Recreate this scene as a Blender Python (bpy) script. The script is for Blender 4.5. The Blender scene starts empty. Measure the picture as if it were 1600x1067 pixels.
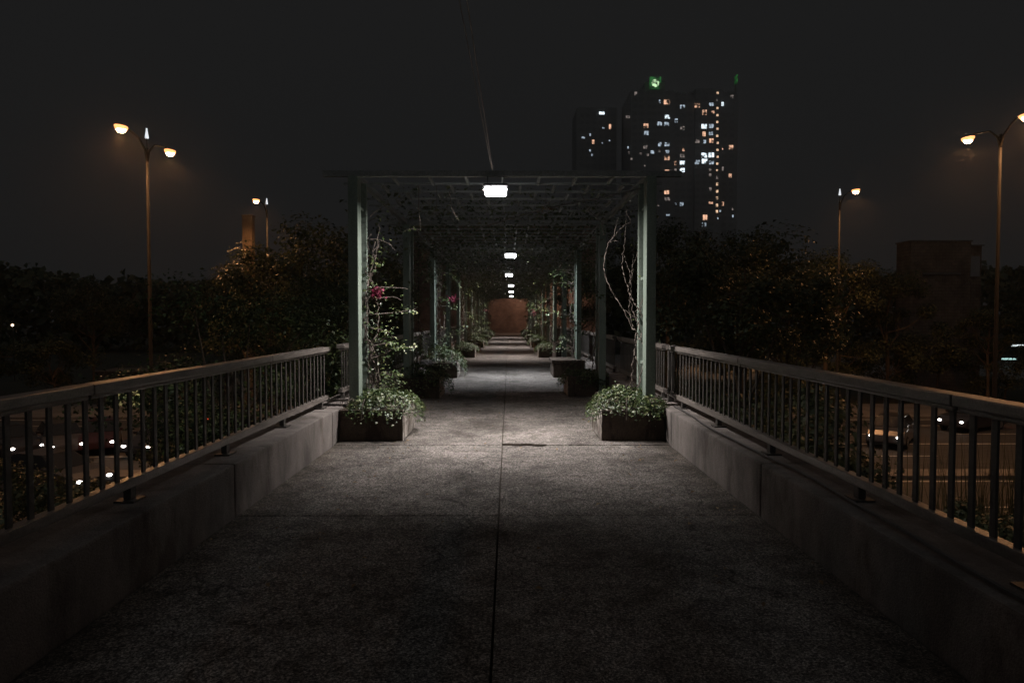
import bpy, bmesh, math, random
import numpy as np
from mathutils import Vector, Matrix
random.seed(7)
rng = np.random.default_rng(11)
S = bpy.context.scene
COL = S.collection
R = math.radians

# ------------------------------------------------------------------ camera, sky, exposure
CAMZ = 1.5
cd = bpy.data.cameras.new('camera')
cd.lens = 24.0; cd.sensor_width = 36.0; cd.clip_end = 4000; cd.clip_start = 0.05
cam = bpy.data.objects.new('camera', cd); COL.objects.link(cam)
cam.location = (0, 0, CAMZ)
cam.rotation_euler = (R(90 - 1.96), 0, R(-0.27))
S.camera = cam

w = bpy.data.worlds.new("World"); S.world = w; w.use_nodes = True
nt = w.node_tree; nt.nodes.clear()
wo = nt.nodes.new('ShaderNodeOutputWorld'); bg = nt.nodes.new('ShaderNodeBackground')
tc = nt.nodes.new('ShaderNodeTexCoord'); sx = nt.nodes.new('ShaderNodeSeparateXYZ'); rp = nt.nodes.new('ShaderNodeValToRGB')
nt.links.new(tc.outputs['Generated'], sx.inputs[0]); nt.links.new(sx.outputs['Z'], rp.inputs[0])
# night sky over a city: dark near the horizon, added brightness overhead, out of view, lifts unlit surfaces
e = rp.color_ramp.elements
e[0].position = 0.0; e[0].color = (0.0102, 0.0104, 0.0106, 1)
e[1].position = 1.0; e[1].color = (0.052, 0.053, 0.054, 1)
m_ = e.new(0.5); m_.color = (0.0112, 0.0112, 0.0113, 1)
# sky glow added behind the camera, lifting the surfaces that face it
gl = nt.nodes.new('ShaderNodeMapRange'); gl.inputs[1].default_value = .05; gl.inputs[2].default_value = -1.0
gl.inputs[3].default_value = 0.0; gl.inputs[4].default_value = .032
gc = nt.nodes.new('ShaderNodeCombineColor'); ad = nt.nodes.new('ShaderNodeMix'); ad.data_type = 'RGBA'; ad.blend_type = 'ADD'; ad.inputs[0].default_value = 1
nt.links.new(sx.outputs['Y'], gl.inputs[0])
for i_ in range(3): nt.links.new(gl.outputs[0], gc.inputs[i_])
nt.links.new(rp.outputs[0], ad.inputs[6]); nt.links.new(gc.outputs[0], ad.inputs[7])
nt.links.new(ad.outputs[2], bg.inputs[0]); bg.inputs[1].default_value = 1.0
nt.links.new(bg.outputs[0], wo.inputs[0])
S.view_settings.view_transform = 'Standard'; S.view_settings.look = 'None'
S.view_settings.exposure = 0.0; S.view_settings.gamma = 1.0
S.render.engine = 'CYCLES'
try:
    S.cycles.use_denoising = True
    S.cycles.max_bounces = 6; S.cycles.diffuse_bounces = 3; S.cycles.volume_bounces = 0
    S.cycles.transparent_max_bounces = 8
    S.cycles.sample_clamp_indirect = 4.0
except Exception: pass

STREET = -5.0      # street level below the footbridge
XC = -0.08         # centre line of the footbridge

# ------------------------------------------------------------------ helpers
def at(px, py, d):
    """a point d metres ahead, from its place in the photo"""
    return Vector(((px - 795) / 1067 * d, d, CAMZ - (py - 497) / 1067 * d))

def tag(o, label=None, cat=None, group=None, kind=None):
    if label: o['label'] = label
    if cat: o['category'] = cat
    if group: o['group'] = group
    if kind: o['kind'] = kind
    return o

def empty(name, loc, label, cat, group=None, rz=0):
    o = bpy.data.objects.new(name, None); COL.objects.link(o)
    o.location = loc; o.rotation_euler.z = rz; o.empty_display_size = .2
    return tag(o, label, cat, group)

def copy_tree(o, parent=None):
    c = o.copy(); COL.objects.link(c); c.parent = parent
    for ch in list(o.children): copy_tree(ch, c)
    return c

class MB:
    def __init__(s): s.v = []; s.f = []; s.mi = []; s.cur = 0
    def face(s, idx): s.f.append(idx); s.mi.append(s.cur)
    def box(s, x0, x1, y0, y1, z0, z1, rot=None, piv=None):
        b = len(s.v)
        P = [(x0,y0,z0),(x1,y0,z0),(x1,y1,z0),(x0,y1,z0),(x0,y0,z1),(x1,y0,z1),(x1,y1,z1),(x0,y1,z1)]
        if rot is not None:
            P = [tuple(rot @ (Vector(p) - piv) + piv) for p in P]
        s.v += P
        for q in ((0,3,2,1),(4,5,6,7),(0,1,5,4),(1,2,6,5),(2,3,7,6),(3,0,4,7)): s.face([b+i for i in q])
        return s
    def tube(s, pts, r, n=6, caps=True):
        pts = [Vector(p) for p in pts]
        rr = r if isinstance(r, (list, tuple)) else [r]*len(pts)
        b = len(s.v)
        for i, p in enumerate(pts):
            t = (pts[min(i+1, len(pts)-1)] - pts[max(i-1, 0)])
            t = t.normalized() if t.length > 1e-9 else Vector((0,0,1))
            a = t.cross(Vector((0,0,1)))
            if a.length < 1e-3: a = t.cross(Vector((1,0,0)))
            a.normalize(); c = t.cross(a)
            for k in range(n):
                an = 2*math.pi*k/n
                s.v.append(tuple(p + (a*math.cos(an) + c*math.sin(an))*rr[i]))
        for i in range(len(pts)-1):
            for k in range(n):
                s.face([b+i*n+k, b+i*n+(k+1)%n, b+(i+1)*n+(k+1)%n, b+(i+1)*n+k])
        if caps:
            s.face([b+k for k in range(n)][::-1]); s.face([b+(len(pts)-1)*n+k for k in range(n)])
        return s
    def lathe(s, prof, c=(0,0,0), n=16):
        b = len(s.v)
        for (r, z) in prof:
            for k in range(n):
                a = 2*math.pi*k/n; s.v.append((c[0]+r*math.cos(a), c[1]+r*math.sin(a), c[2]+z))
        for i in range(len(prof)-1):
            for k in range(n):
                s.face([b+i*n+k, b+i*n+(k+1)%n, b+(i+1)*n+(k+1)%n, b+(i+1)*n+k])
        s.face([b+k for k in range(n)][::-1]); s.face([b+(len(prof)-1)*n+k for k in range(n)])
        return s
    def poly(s, pts):
        b = len(s.v); s.v += [tuple(p) for p in pts]; s.face(list(range(b, b+len(pts)))); return s
    def prism(s, pts, y0, y1):
        """outline in x,z extruded along y"""
        b = len(s.v); n = len(pts)
        s.v += [(x, y0, z) for x, z in pts] + [(x, y1, z) for x, z in pts]
        s.face([b+i for i in range(n)]); s.face([b+n+i for i in range(n)][::-1])
        for i in range(n): s.face([b+i, b+n+i, b+n+(i+1)%n, b+(i+1)%n])
        return s
    def mesh(s, name, mats, smooth=False, bevel=0):
        me = bpy.data.meshes.new(name); me.from_pydata(s.v, [], s.f)
        for m in (mats if isinstance(mats, (list, tuple)) else [mats]): me.materials.append(m)
        if any(s.mi): me.polygons.foreach_set('material_index', s.mi)
        bm = bmesh.new(); bm.from_mesh(me)
        bmesh.ops.recalc_face_normals(bm, faces=bm.faces)
        if bevel:
            es = [e for e in bm.edges if len(e.link_faces) == 2 and e.calc_face_angle(0) > 0.6]
            bmesh.ops.bevel(bm, geom=es, offset=bevel, segments=2, affect='EDGES', profile=.6)
        bm.to_mesh(me); bm.free()
        if smooth: me.polygons.foreach_set('use_smooth', [True]*len(me.polygons))
        me.update(); return me
    def build(s, name, mats, parent=None, smooth=False, bevel=0, loc=None):
        return link(name, s.mesh(name, mats, smooth, bevel), parent, loc)

def link(name, me, parent=None, loc=None):
    o = bpy.data.objects.new(name, me); COL.objects.link(o); o.parent = parent
    if loc is not None: o.location = loc
    return o

def leaves_mesh(name, P, N, size, mat, var=.35, asp=.62):
    """P (n,3) leaf places, N (n,3) facing; each leaf two folded faces with a bent tip"""
    n = len(P)
    N = N / (np.linalg.norm(N, axis=1, keepdims=True) + 1e-9)
    t = rng.normal(size=(n, 3)); t -= (t*N).sum(1, keepdims=True)*N
    t /= (np.linalg.norm(t, axis=1, keepdims=True) + 1e-9)
    b = np.cross(N, t)
    L = (size*(1 + var*rng.uniform(-1, 1, n)))[:, None]
    W = L*asp*.5
    fold = L*.12
    base = P - t*L*.5
    tip = P + t*L*.5 - N*L*.15
    l = P - b*W + N*fold; r = P + b*W + N*fold
    mid = P + t*L*.02
    V = np.stack([base, r, tip, l, mid], 1).reshape(-1, 3)
    i = (np.arange(n)*5)[:, None]
    F = np.concatenate([i+np.array([[0,1,4]]), i+np.array([[1,2,4]]), i+np.array([[2,3,4]]), i+np.array([[3,0,4]])], 1).reshape(-1, 3)
    me = bpy.data.meshes.new(name)
    me.vertices.add(len(V)); me.vertices.foreach_set('co', V.astype(np.float32).ravel())
    me.loops.add(F.size); me.loops.foreach_set('vertex_index', F.astype(np.int32).ravel())
    me.polygons.add(len(F)); me.polygons.foreach_set('loop_start', (np.arange(len(F))*3).astype(np.int32))
    me.materials.append(mat); me.update(calc_edges=True); me.validate()
    return me

# ------------------------------------------------------------------ materials
def newmat(name):
    m = bpy.data.materials.new(name); m.use_nodes = True
    t = m.node_tree; t.nodes.clear()
    o = t.nodes.new('ShaderNodeOutputMaterial'); p = t.nodes.new('ShaderNodeBsdfPrincipled')
    t.links.new(p.outputs[0], o.inputs[0])
    return m, t, p
def N_(t, k, **kw):
    n = t.nodes.new(k)
    for a, b in kw.items(): setattr(n, a, b)
    return n
def noise(t, scale, detail=4, rough=.6, coord=None, sc=(1,1,1)):
    n = N_(t, 'ShaderNodeTexNoise'); n.inputs['Scale'].default_value = scale
    n.inputs['Detail'].default_value = detail; n.inputs['Roughness'].default_value = rough
    c = N_(t, 'ShaderNodeTexCoord'); mp = N_(t, 'ShaderNodeMapping'); mp.inputs['Scale'].default_value = sc
    t.links.new(c.outputs[coord or 'Object'], mp.inputs[0]); t.links.new(mp.outputs[0], n.inputs['Vector'])
    return n
def ramp(t, src, stops):
    r = N_(t, 'ShaderNodeValToRGB'); el = r.color_ramp.elements
    el[0].position, el[0].color = stops[0][0], (*stops[0][1], 1)
    el[1].position, el[1].color = stops[-1][0], (*stops[-1][1], 1)
    for p, c in stops[1:-1]:
        x = el.new(p); x.color = (*c, 1)
    t.links.new(src, r.inputs[0]); return r
def mix(t, a, b, fac, mode='MIX'):
    m = N_(t, 'ShaderNodeMix', data_type='RGBA', blend_type=mode)
    for sock, v in ((m.inputs[6], a), (m.inputs[7], b), (m.inputs[0], fac)):
        if hasattr(v, 'links'): t.links.new(v, sock)
        elif isinstance(v, (int, float)): sock.default_value = v
        else: sock.default_value = (*v, 1)
    return m.outputs[2]
def bump(t, p, h, s=.3, d=.01):
    b = N_(t, 'ShaderNodeBump'); b.inputs['Strength'].default_value = s; b.inputs['Distance'].default_value = d
    t.links.new(h, b.inputs['Height']); t.links.new(b.outputs[0], p.inputs['Normal'])

def rough_mat(name, c1, c2, scale=6, rough=.85, streak=None, fine=60, bs=.4, bd=.006, metal=0, dark=None):
    m, t, p = newmat(name)
    n = noise(t, scale, 6, .65, sc=streak or (1,1,1))
    f = noise(t, fine, 3, .7)
    c = ramp(t, n.outputs[0], [(.3, c1), (.7, c2)]).outputs[0]
    fr = ramp(t, f.outputs[0], [(.3, (.7,.7,.7)), (.7, (1.2,1.2,1.2))]).outputs[0]
    c = mix(t, c, fr, 1.0, 'MULTIPLY')
    if dark:
        q = noise(t, dark[0], 5, .7, sc=streak or (1,1,1))
        k = ramp(t, q.outputs[0], [(dark[1], (1,1,1)), (dark[1]+.12, dark[2])]).outputs[0]
        c = mix(t, c, k, 1.0, 'MULTIPLY')
    t.links.new(c, p.inputs['Base Color'])
    p.inputs['Roughness'].default_value = rough; p.inputs['Metallic'].default_value = metal
    bump(t, p, f.outputs[0], bs, bd)
    return m

def path_material():
    m, t, p = newmat('exposed_aggregate_concrete')
    agg = noise(t, 84, 3, .85)
    grit = N_(t, 'ShaderNodeTexVoronoi'); grit.inputs['Scale'].default_value = 62
    c_ = N_(t, 'ShaderNodeTexCoord'); t.links.new(c_.outputs['Object'], grit.inputs['Vector'])
    big = noise(t, .9, 6, .68)
    mid = noise(t, 5, 5, .7)
    base = ramp(t, agg.outputs[0], [(.38, (.035,.033,.031)), (.5, (.12,.112,.106)), (.62, (.36,.34,.32))]).outputs[0]
    gr = ramp(t, grit.outputs['Color'], [(.2, (.55,.55,.55)), (.8, (1.5,1.48,1.45))]).outputs[0]
    c = mix(t, base, gr, 1.0, 'MULTIPLY')
    bg_ = ramp(t, big.outputs[0], [(.36, (.46,.44,.41)), (.48, (.92,.90,.88)), (.62, (1.32,1.29,1.27))]).outputs[0]
    c = mix(t, c, bg_, 1.0, 'MULTIPLY')
    md = ramp(t, mid.outputs[0], [(.36, (.62,.6,.58)), (.56, (1.05,1.05,1.05))]).outputs[0]
    c = mix(t, c, md, 1.0, 'MULTIPLY')
    # fine cracks wandering across the slabs
    wv = noise(t, 1.1, 4, .6); vc = N_(t, 'ShaderNodeTexVoronoi', feature='DISTANCE_TO_EDGE'); vc.inputs['Scale'].default_value = .38
    va = N_(t, 'ShaderNodeVectorMath', operation='MULTIPLY_ADD'); va.inputs[1].default_value = (1.3,1.3,1.3)
    t.links.new(wv.outputs['Color'], va.inputs[0]); t.links.new(c_.outputs['Object'], va.inputs[2]); t.links.new(va.outputs[0], vc.inputs['Vector'])
    ck = ramp(t, vc.outputs['Distance'], [(.0, (.30,.29,.28)), (.006, (1,1,1))]).outputs[0]
    c = mix(t, c, ck, 1.0, 'MULTIPLY')
    # gum spots and small dark stains
    vs = N_(t, 'ShaderNodeTexVoronoi'); vs.inputs['Scale'].default_value = 1.7; t.links.new(c_.outputs['Object'], vs.inputs['Vector'])
    gs = ramp(t, vs.outputs['Distance'], [(.025, (.38,.37,.36)), (.045, (1,1,1))]).outputs[0]
    c = mix(t, c, gs, 1.0, 'MULTIPLY')
    # grime gathered along the low walls, with a ragged edge
    sp = N_(t, 'ShaderNodeSeparateXYZ'); t.links.new(c_.outputs['Object'], sp.inputs[0])
    a1 = N_(t, 'ShaderNodeMath', operation='ADD'); a1.inputs[1].default_value = .08; t.links.new(sp.outputs['X'], a1.inputs[0])
    a2 = N_(t, 'ShaderNodeMath', operation='ABSOLUTE'); t.links.new(a1.outputs[0], a2.inputs[0])
    ed = noise(t, 3.5, 5, .7); a3 = N_(t, 'ShaderNodeMath', operation='MULTIPLY_ADD'); a3.inputs[1].default_value = .9
    t.links.new(ed.outputs[0], a3.inputs[0]); t.links.new(a2.outputs[0], a3.inputs[2])
    mr = N_(t, 'ShaderNodeMapRange'); mr.inputs[1].default_value = 1.95; mr.inputs[2].default_value = 2.5; t.links.new(a3.outputs[0], mr.inputs[0])
    c = mix(t, c, mix(t, (1,1,1), (.42,.38,.33), mr.outputs[0]), 1.0, 'MULTIPLY')
    # dirt worked in along the centre joint
    m2 = N_(t, 'ShaderNodeMapRange'); m2.inputs[1].default_value = .33; m2.inputs[2].default_value = .42; t.links.new(a3.outputs[0], m2.inputs[0])
    c = mix(t, c, mix(t, (.55,.53,.50), (1,1,1), m2.outputs[0]), 1.0, 'MULTIPLY')
    t.links.new(c, p.inputs['Base Color']); p.inputs['Roughness'].default_value = .82
    p.inputs['Specular IOR Level'].default_value = .25
    bump(t, p, agg.outputs[0], .5, .006)
    return m

def leaf_mat(name, cols, rough=.42, trans=.25):
    m, t, p = newmat(name)
    g = N_(t, 'ShaderNodeNewGeometry')
    c = ramp(t, g.outputs['Random Per Island'], [(i/(len(cols)-1), k) for i, k in enumerate(cols)]).outputs[0]
    n = noise(t, 1.3, 3)
    k = ramp(t, n.outputs[0], [(.3, (.6,.65,.6)), (.7, (1.25,1.2,1.1))]).outputs[0]
    c = mix(t, c, k, 1.0, 'MULTIPLY')
    t.links.new(c, p.inputs['Base Color']); p.inputs['Roughness'].default_value = rough
    tr = N_(t, 'ShaderNodeBsdfTranslucent'); t.links.new(c, tr.inputs[0])
    ms = N_(t, 'ShaderNodeMixShader'); ms.inputs[0].default_value = trans
    o = [q for q in t.nodes if q.type == 'OUTPUT_MATERIAL'][0]
    t.links.new(p.outputs[0], ms.inputs[1]); t.links.new(tr.outputs[0], ms.inputs[2]); t.links.new(ms.outputs[0], o.inputs[0])
    return m

def emit_mat(name, col, s, pattern=None):
    m, t, p = newmat(name)
    p.inputs['Base Color'].default_value = (.3,.3,.3,1)
    p.inputs['Emission Color'].default_value = (*col, 1); p.inputs['Emission Strength'].default_value = s
    if pattern:
        n = noise(t, pattern, 2, .5)
        k = ramp(t, n.outputs[0], [(.40, (.02,.02,.02)), (.50, (.55,.55,.55)), (.62, (1,1,1))]).outputs[0]
        t.links.new(mix(t, k, col, 1.0, 'MULTIPLY'), p.inputs['Emission Color'])
    return m

M = {}
M['path'] = path_material()
M['deck'] = rough_mat('concrete_deck', (.10,.095,.09), (.2,.19,.18), 1.2)
M['wall'] = rough_mat('cast_concrete', (.08,.070,.063), (.25,.22,.20), 3.2, .9, (1.1,1.1,.5), 90, .8, .01, dark=(1.9,.54,(.55,.51,.47)))
M['planter'] = rough_mat('weathered_planter_stone', (.035,.027,.021), (.15,.105,.075), 3.0, .92, (1.6,1.6,.45), 60, .8, .01, dark=(3.0,.45,(.28,.26,.24)))
M['whitewash'] = rough_mat('peeling_whitewash', (.16,.13,.11), (.62,.57,.52), 5.0, .9, (2.2,2.2,.4), 50, .9, .012, dark=(4.0,.56,(.3,.26,.22)))
M['soil'] = rough_mat('soil', (.02,.015,.01), (.06,.045,.03), 20, .95)
M['post'] = rough_mat('green_painted_steel', (.145,.19,.155), (.235,.285,.24), 3.0, .45, (3,3,.5), 45, .15, .002, dark=(4.0,.6,(.55,.5,.42)))
M['lattice'] = rough_mat('grey_green_lattice_paint', (.20,.215,.205), (.29,.305,.295), 6, .6, None, 50, .2, .002)
M['rail'] = rough_mat('worn_painted_rail', (.10,.09,.08), (.24,.21,.19), 7, .30, (3,.6,3), 70, .4, .003)
M['bar'] = rough_mat('dark_painted_bar', (.035,.032,.028), (.08,.072,.065), 12, .5, (3,3,.6), 60, .3, .002)
M['cable'] = rough_mat('black_cable', (.05,.045,.045), (.09,.085,.08), 5, .5)
M['bark'] = rough_mat('bark', (.07,.05,.035), (.17,.13,.09), 8, .9, (2,2,.4), 40, .8, .01)
M['stem'] = rough_mat('bare_vine_stem', (.09,.07,.058), (.20,.165,.14), 20, .8, None, 80, .6, .004)
M['leaf'] = leaf_mat('ivy_leaf', [(.016,.034,.010), (.036,.064,.020), (.065,.098,.030), (.14,.155,.065)], .48, .12)
M['leafdark'] = leaf_mat('tree_leaf', [(.04,.055,.03), (.07,.09,.045), (.10,.12,.06), (.15,.15,.08)], .5)
M['flower'] = leaf_mat('pink_bract', [(.12,.010,.035), (.20,.022,.06), (.28,.045,.10)], .7, .4)
M['dry'] = leaf_mat('dry_leaf', [(.10,.06,.03), (.2,.13,.07), (.3,.22,.13)], .8, .1)
M['asphalt'] = rough_mat('asphalt', (.035,.034,.033), (.07,.068,.065), 1.5, .8, (.4,2.5,1), 40, .3, .005)
M['ground'] = rough_mat('dark_earth_and_grass', (.02,.024,.014), (.055,.055,.035), .5, .95)
M['paving'] = rough_mat('pavement_slabs', (.13,.12,.11), (.26,.24,.22), .8, .85)
M['paint'] = rough_mat('road_paint', (.4,.39,.36), (.75,.74,.7), 2.0, .7)
M['lamppost'] = rough_mat('galvanised_steel', (.018,.017,.016), (.032,.03,.029), 4, .85, None, 30, .1, .002)
M['housing'] = rough_mat('lamp_housing', (.03,.03,.03), (.05,.05,.05), 8, .5)
M['sodium_glass'] = emit_mat('sodium_refractor', (1.0,.40,.14), 2.0)
M['sodium'] = emit_mat('sodium_lens', (1.0,.62,.34), 60)
M['white_led'] = emit_mat('white_beacon', (.9,.95,1.0), .9)
M['tube'] = emit_mat('fluorescent_diffuser', (.96,.97,1.0), 9)
M['facade'] = rough_mat('tower_render', (.33,.33,.33), (.40,.40,.395), .05, .9)
M['glass'] = rough_mat('dark_window_glass', (.27,.27,.27), (.33,.33,.33), 1, .55)
M['car_glass'] = rough_mat('tinted_car_glass', (.010,.011,.012), (.016,.017,.018), 1, .12)
M['win_white'] = emit_mat('window_cool_light', (.80,.93,1.0), 2.3, .55)
M['win_white2'] = emit_mat('window_dim_cool_light', (.7,.85,1.0), .8, .75)
M['win_orange'] = emit_mat('window_warm_light', (1.0,.56,.36), 1.25, .5)
M['win_dim'] = emit_mat('window_faint_light', (.9,.75,.68), .28, .8)
M['win_stair'] = emit_mat('stair_window_light', (1.0,.66,.42), 1.6, .35)
M['green'] = emit_mat('green_sign_panel', (.05,.35,.08), .35, .45)
M['rosette'] = emit_mat('pale_green_emblem', (.65,1.0,.55), 1.3, .8)

def brick(name, c1, c2, mortar, sc):
    m, t, p = newmat(name)
    b = N_(t, 'ShaderNodeTexBrick'); b.inputs['Scale'].default_value = sc
    b.inputs['Color1'].default_value = (*c1,1); b.inputs['Color2'].default_value = (*c2,1); b.inputs['Mortar'].default_value = (*mortar,1)
    c = N_(t, 'ShaderNodeTexCoord'); mp = N_(t, 'ShaderNodeMapping'); mp.inputs['Rotation'].default_value = (R(90),0,0)
    t.links.new(c.outputs['Object'], mp.inputs[0]); t.links.new(mp.outputs[0], b.inputs['Vector'])
    n = noise(t, .7, 6, .7)
    k = ramp(t, n.outputs[0], [(.35, (.55,.52,.5)), (.65, (1.2,1.2,1.2))]).outputs[0]
    t.links.new(mix(t, b.outputs['Color'], k, 1.0, 'MULTIPLY'), p.inputs['Base Color'])
    p.inputs['Roughness'].default_value = .9
    return m
M['brick'] = brick('red_brown_brick', (.27,.19,.15), (.21,.145,.12), (.2,.17,.15), 1.6)
M['block'] = brick('buff_block_wall', (.22,.17,.13), (.18,.14,.11), (.14,.1,.08), .9)

# ------------------------------------------------------------------ setting: ground, street, footbridge deck
g = MB(); g.poly([(-560,-60,STREET),(560,-60,STREET),(560,500,STREET),(-560,500,STREET)])
tag(g.build('ground', M['ground']), kind='structure')
r_ = MB(); r_.box(-300,300,12,43.9,STREET+.002,STREET+.006)
tag(r_.build('road', M['asphalt']), kind='structure')
ln = MB()
for y in (12.3, 26.9, 28.9, 43.4): ln.box(-300,300,y-.07,y+.07,STREET+.008,STREET+.011)
for y in (35.0, ): ln.box(-300,300,y-.08,y+.08,STREET+.008,STREET+.011)
for y in (16, 19.6, 23.2, 31.9, 38.0, 41.0):
    for i in range(-18, 19):
        ln.box(i*9-2.2, i*9+2.2, y-.06, y+.06, STREET+.008, STREET+.011)
ln.build('lane_markings', M['paint'])
tag(bpy.data.objects['lane_markings'], kind='structure')
k = MB(); k.box(-300,300,27.3,28.5,STREET-.1,STREET+.15); k.box(-300,300,43.9,44.15,STREET-.1,STREET+.14)
tag(k.build('kerb', M['paving'], bevel=.02), kind='structure')
pv = MB(); pv.box(-300,300,44.15,50.5,STREET-.1,STREET+.13)
tag(pv.build('pavement', M['paving']), kind='structure')
pl = MB(); pl.box(10,75,72,120,STREET+.002,STREET+.02)
tag(pl.build('forecourt_paving', M['paving']), kind='structure')

DY0, DY1 = -9.0, 61.5
b = MB(); b.box(XC-2.45, XC+2.45, DY0, DY1+.5, -.75, -.062)
b.box(XC-1.5, XC+1.5, DY0+.3, DY1, -1.5, -.752)
tag(b.build('bridge_deck', M['deck'], bevel=.03), kind='structure')
# the walking surface: cast slabs with real open joints between them
JY = [8.03 + 2.87*i for i in range(-6, 20)]
JY = [y for y in JY if DY0 < y < DY1]
ys = [DY0] + JY + [DY1]
p_ = MB()
for i in range(len(ys)-1):
    for s in (0, 1):
        x0, x1 = (XC-1.985, XC+.004-.006) if s == 0 else (XC+.004+.006, XC+1.985)
        dz = random.uniform(-.003, .003)
        p_.box(x0, x1, ys[i]+.007, ys[i+1]-.007, -.045, dz)
tag(p_.build('path', M['path'], bevel=.004), kind='structure')
q = MB(); q.box(XC-1.99, XC+1.99, DY0, DY1, -.060, -.048); tag(q.build('joint_bedding', M['soil']), kind='structure')
cr = MB()  # dark strip laid on the slabs to stand for an open crack
pts = [(XC+.0+i*.035, 8.03+.02*math.sin(i*.9)+random.uniform(-.01,.01) - .0035*i, .008) for i in range(16)]
cr.tube(pts, [.004+.014*math.sin(math.pi*(i+1)/17)**.7 for i in range(16)], 5)
tag(cr.build('joint_crack', M['soil']), 'dark frayed strip standing for a crack in the joint of the path between the front planters', 'crack strip')
for y in (1.0, 11, 52, 60.5):
    c_ = MB(); c_.lathe([(.55,STREET-.1),(.55,-1.55),(.8,-1.5)], (XC, y, 0), 20)
    o = c_.build('bridge_pier', M['deck'], smooth=False)
    tag(o, {1.0:'round concrete pier below the near end of the footbridge', 11:'round concrete pier below the first planters', 52:'round concrete pier below the footbridge beyond the street', 60.5:'round concrete pier below the far end of the footbridge'}[y], 'pier')

# low parapet walls with open panel joints
def low_wall(side, label):
    wb = MB()
    n = []
    for i in range(len(ys)-1):
        y0, y1 = ys[i]+.006, ys[i+1]-.006
        x0, x1 = XC+side*2.0, XC+side*2.42
        wb.box(min(x0,x1), max(x0,x1), y0, y1, -.03, .395)
    wb.box(min(XC+side*2.02, XC+side*2.4), max(XC+side*2.02, XC+side*2.4), DY0, DY1, -.02, .37)
    tag(wb.build('low_wall', M['wall'], bevel=.018), label, 'low wall')
low_wall(-1, 'low stained concrete kerb wall along the left edge of the path')
low_wall(1, 'low stained concrete kerb wall along the right edge of the path')

# ------------------------------------------------------------------ railings
bar_me = {}
def railing(side, y0, y1, label, group=None, parts=True, joints=(), sp=.145, endpost=()):
    X = XC + side*2.22
    root = empty('railing', (X, y0, .395), label, 'railing', group)
    L = y1 - y0; zt = 1.14 - .395
    cuts = [0] + [j - y0 for j in joints] + [L]
    for a, c in zip(cuts[:-1], cuts[1:]):
        h = MB(); h.box(-.055, .055, a+.004, c-.004, zt-.055, zt)
        h.box(-.03, .03, a+.01, c-.01, zt-.082, zt-.0552)
        h.build('handrail', M['rail'], root, bevel=.008)
    lo = MB(); lo.box(-.032, .032, 0, L, .085, .14); lo.build('bottom_rail', M['rail'], root, bevel=.006)
    n = int(L/sp)
    for k_ in range(int(L/1.4)+1):
        f = MB(); yy = min(.12 + k_*1.4, L-.05)
        f.box(-.022, .022, yy-.03, yy+.03, 0.01, .084); f.box(-.06, .06, yy-.07, yy+.07, 0, .012)
        f.build('foot', M['bar'], root)
    if 'b' not in bar_me:
        q = MB(); q.box(-.006, .006, -.019, .019, .14, zt-.082); bar_me['b'] = q.mesh('baluster', M['bar'], bevel=.002)
    if parts:
        for i in range(n):
            o = link('baluster', bar_me['b'], root); o.location = (0, .08+i*sp, 0)
    else:
        q = MB()
        for i in range(n): q.box(-.006, .006, .08+i*sp-.019, .08+i*sp+.019, .14, zt-.082)
        o = q.build('baluster', M['bar'], root); o['kind'] = 'stuff'
    for yy in endpost:
        e_ = MB(); e_.box(-.035, .035, yy-y0-.035, yy-y0+.035, .0, zt-.0555); e_.build('end_post', M['bar'], root, bevel=.004)
    return root
railing(-1, -1.6, 8.62, 'long near railing with flat bars on the left low wall', joints=(3.7, 6.5))
railing(1, -1.6, 9.05, 'long near railing with flat bars on the right low wall', joints=(3.2, 6.2), endpost=(9.0,))
PIT = 4.4
FY = [8.56 + PIT*i for i in range(13) if 8.56 + PIT*i < 61.4]
ordn = ['first','second','third','fourth','fifth','sixth','seventh','eighth','ninth','tenth','eleventh','twelfth','thirteenth']
for i, fy in enumerate(FY[:-1]):
    y0 = fy + .75; y1 = min(fy + .75 + 3.85, DY1)
    for sd, nm in ((-1,'left'), (1,'right')):
        railing(sd, y0, y1, f'railing bay on the {nm} low wall just past the {ordn[i]} pair of pergola posts', 'railing bays under the pergola', parts=i < 3)

# ------------------------------------------------------------------ pergola: one welded structure
pg = empty('pergola', (XC, FY[0], 0), 'long green steel pergola with double posts and a lattice roof over the path', 'pergola')
ZR = 3.27
for fy in FY:
    y = fy - FY[0]
    for sd in (-1, 1):
        q = MB(); a, c = sd*1.8, sd*1.925
        q.box(min(a,c), max(a,c), y, y+.2, .02, ZR-.001); q.build('post', M['post'], pg, bevel=.008)
        q = MB(); a, c = sd*1.8, sd*1.89
        q.box(min(a,c), max(a,c), y+.5, y+.59, .02, ZR-.001); q.build('rear_post', M['post'], pg, bevel=.005)
        for z in (.9, 2.0, 2.9):
            q = MB(); q.box(min(sd*1.83,sd*1.87), max(sd*1.83,sd*1.87), y+.201, y+.499, z, z+.035); q.build('tie_bar', M['post'], pg)
    q = MB(); q.box(-2.25, 2.25, y+.05, y+.13, ZR+.001, ZR+.075); q.build('cross_beam', M['lattice'], pg, bevel=.006)
for sd in (-1, 1):
    q = MB(); q.box(sd*1.87-.035, sd*1.87+.035, .131, FY[-1]-FY[0]+.8, ZR+.004, ZR+.07); q.build('side_beam', M['lattice'], pg)
nrow = int((FY[-1]-FY[0]+.8)/.6)
rest = MB(); cnt = 0
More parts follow.
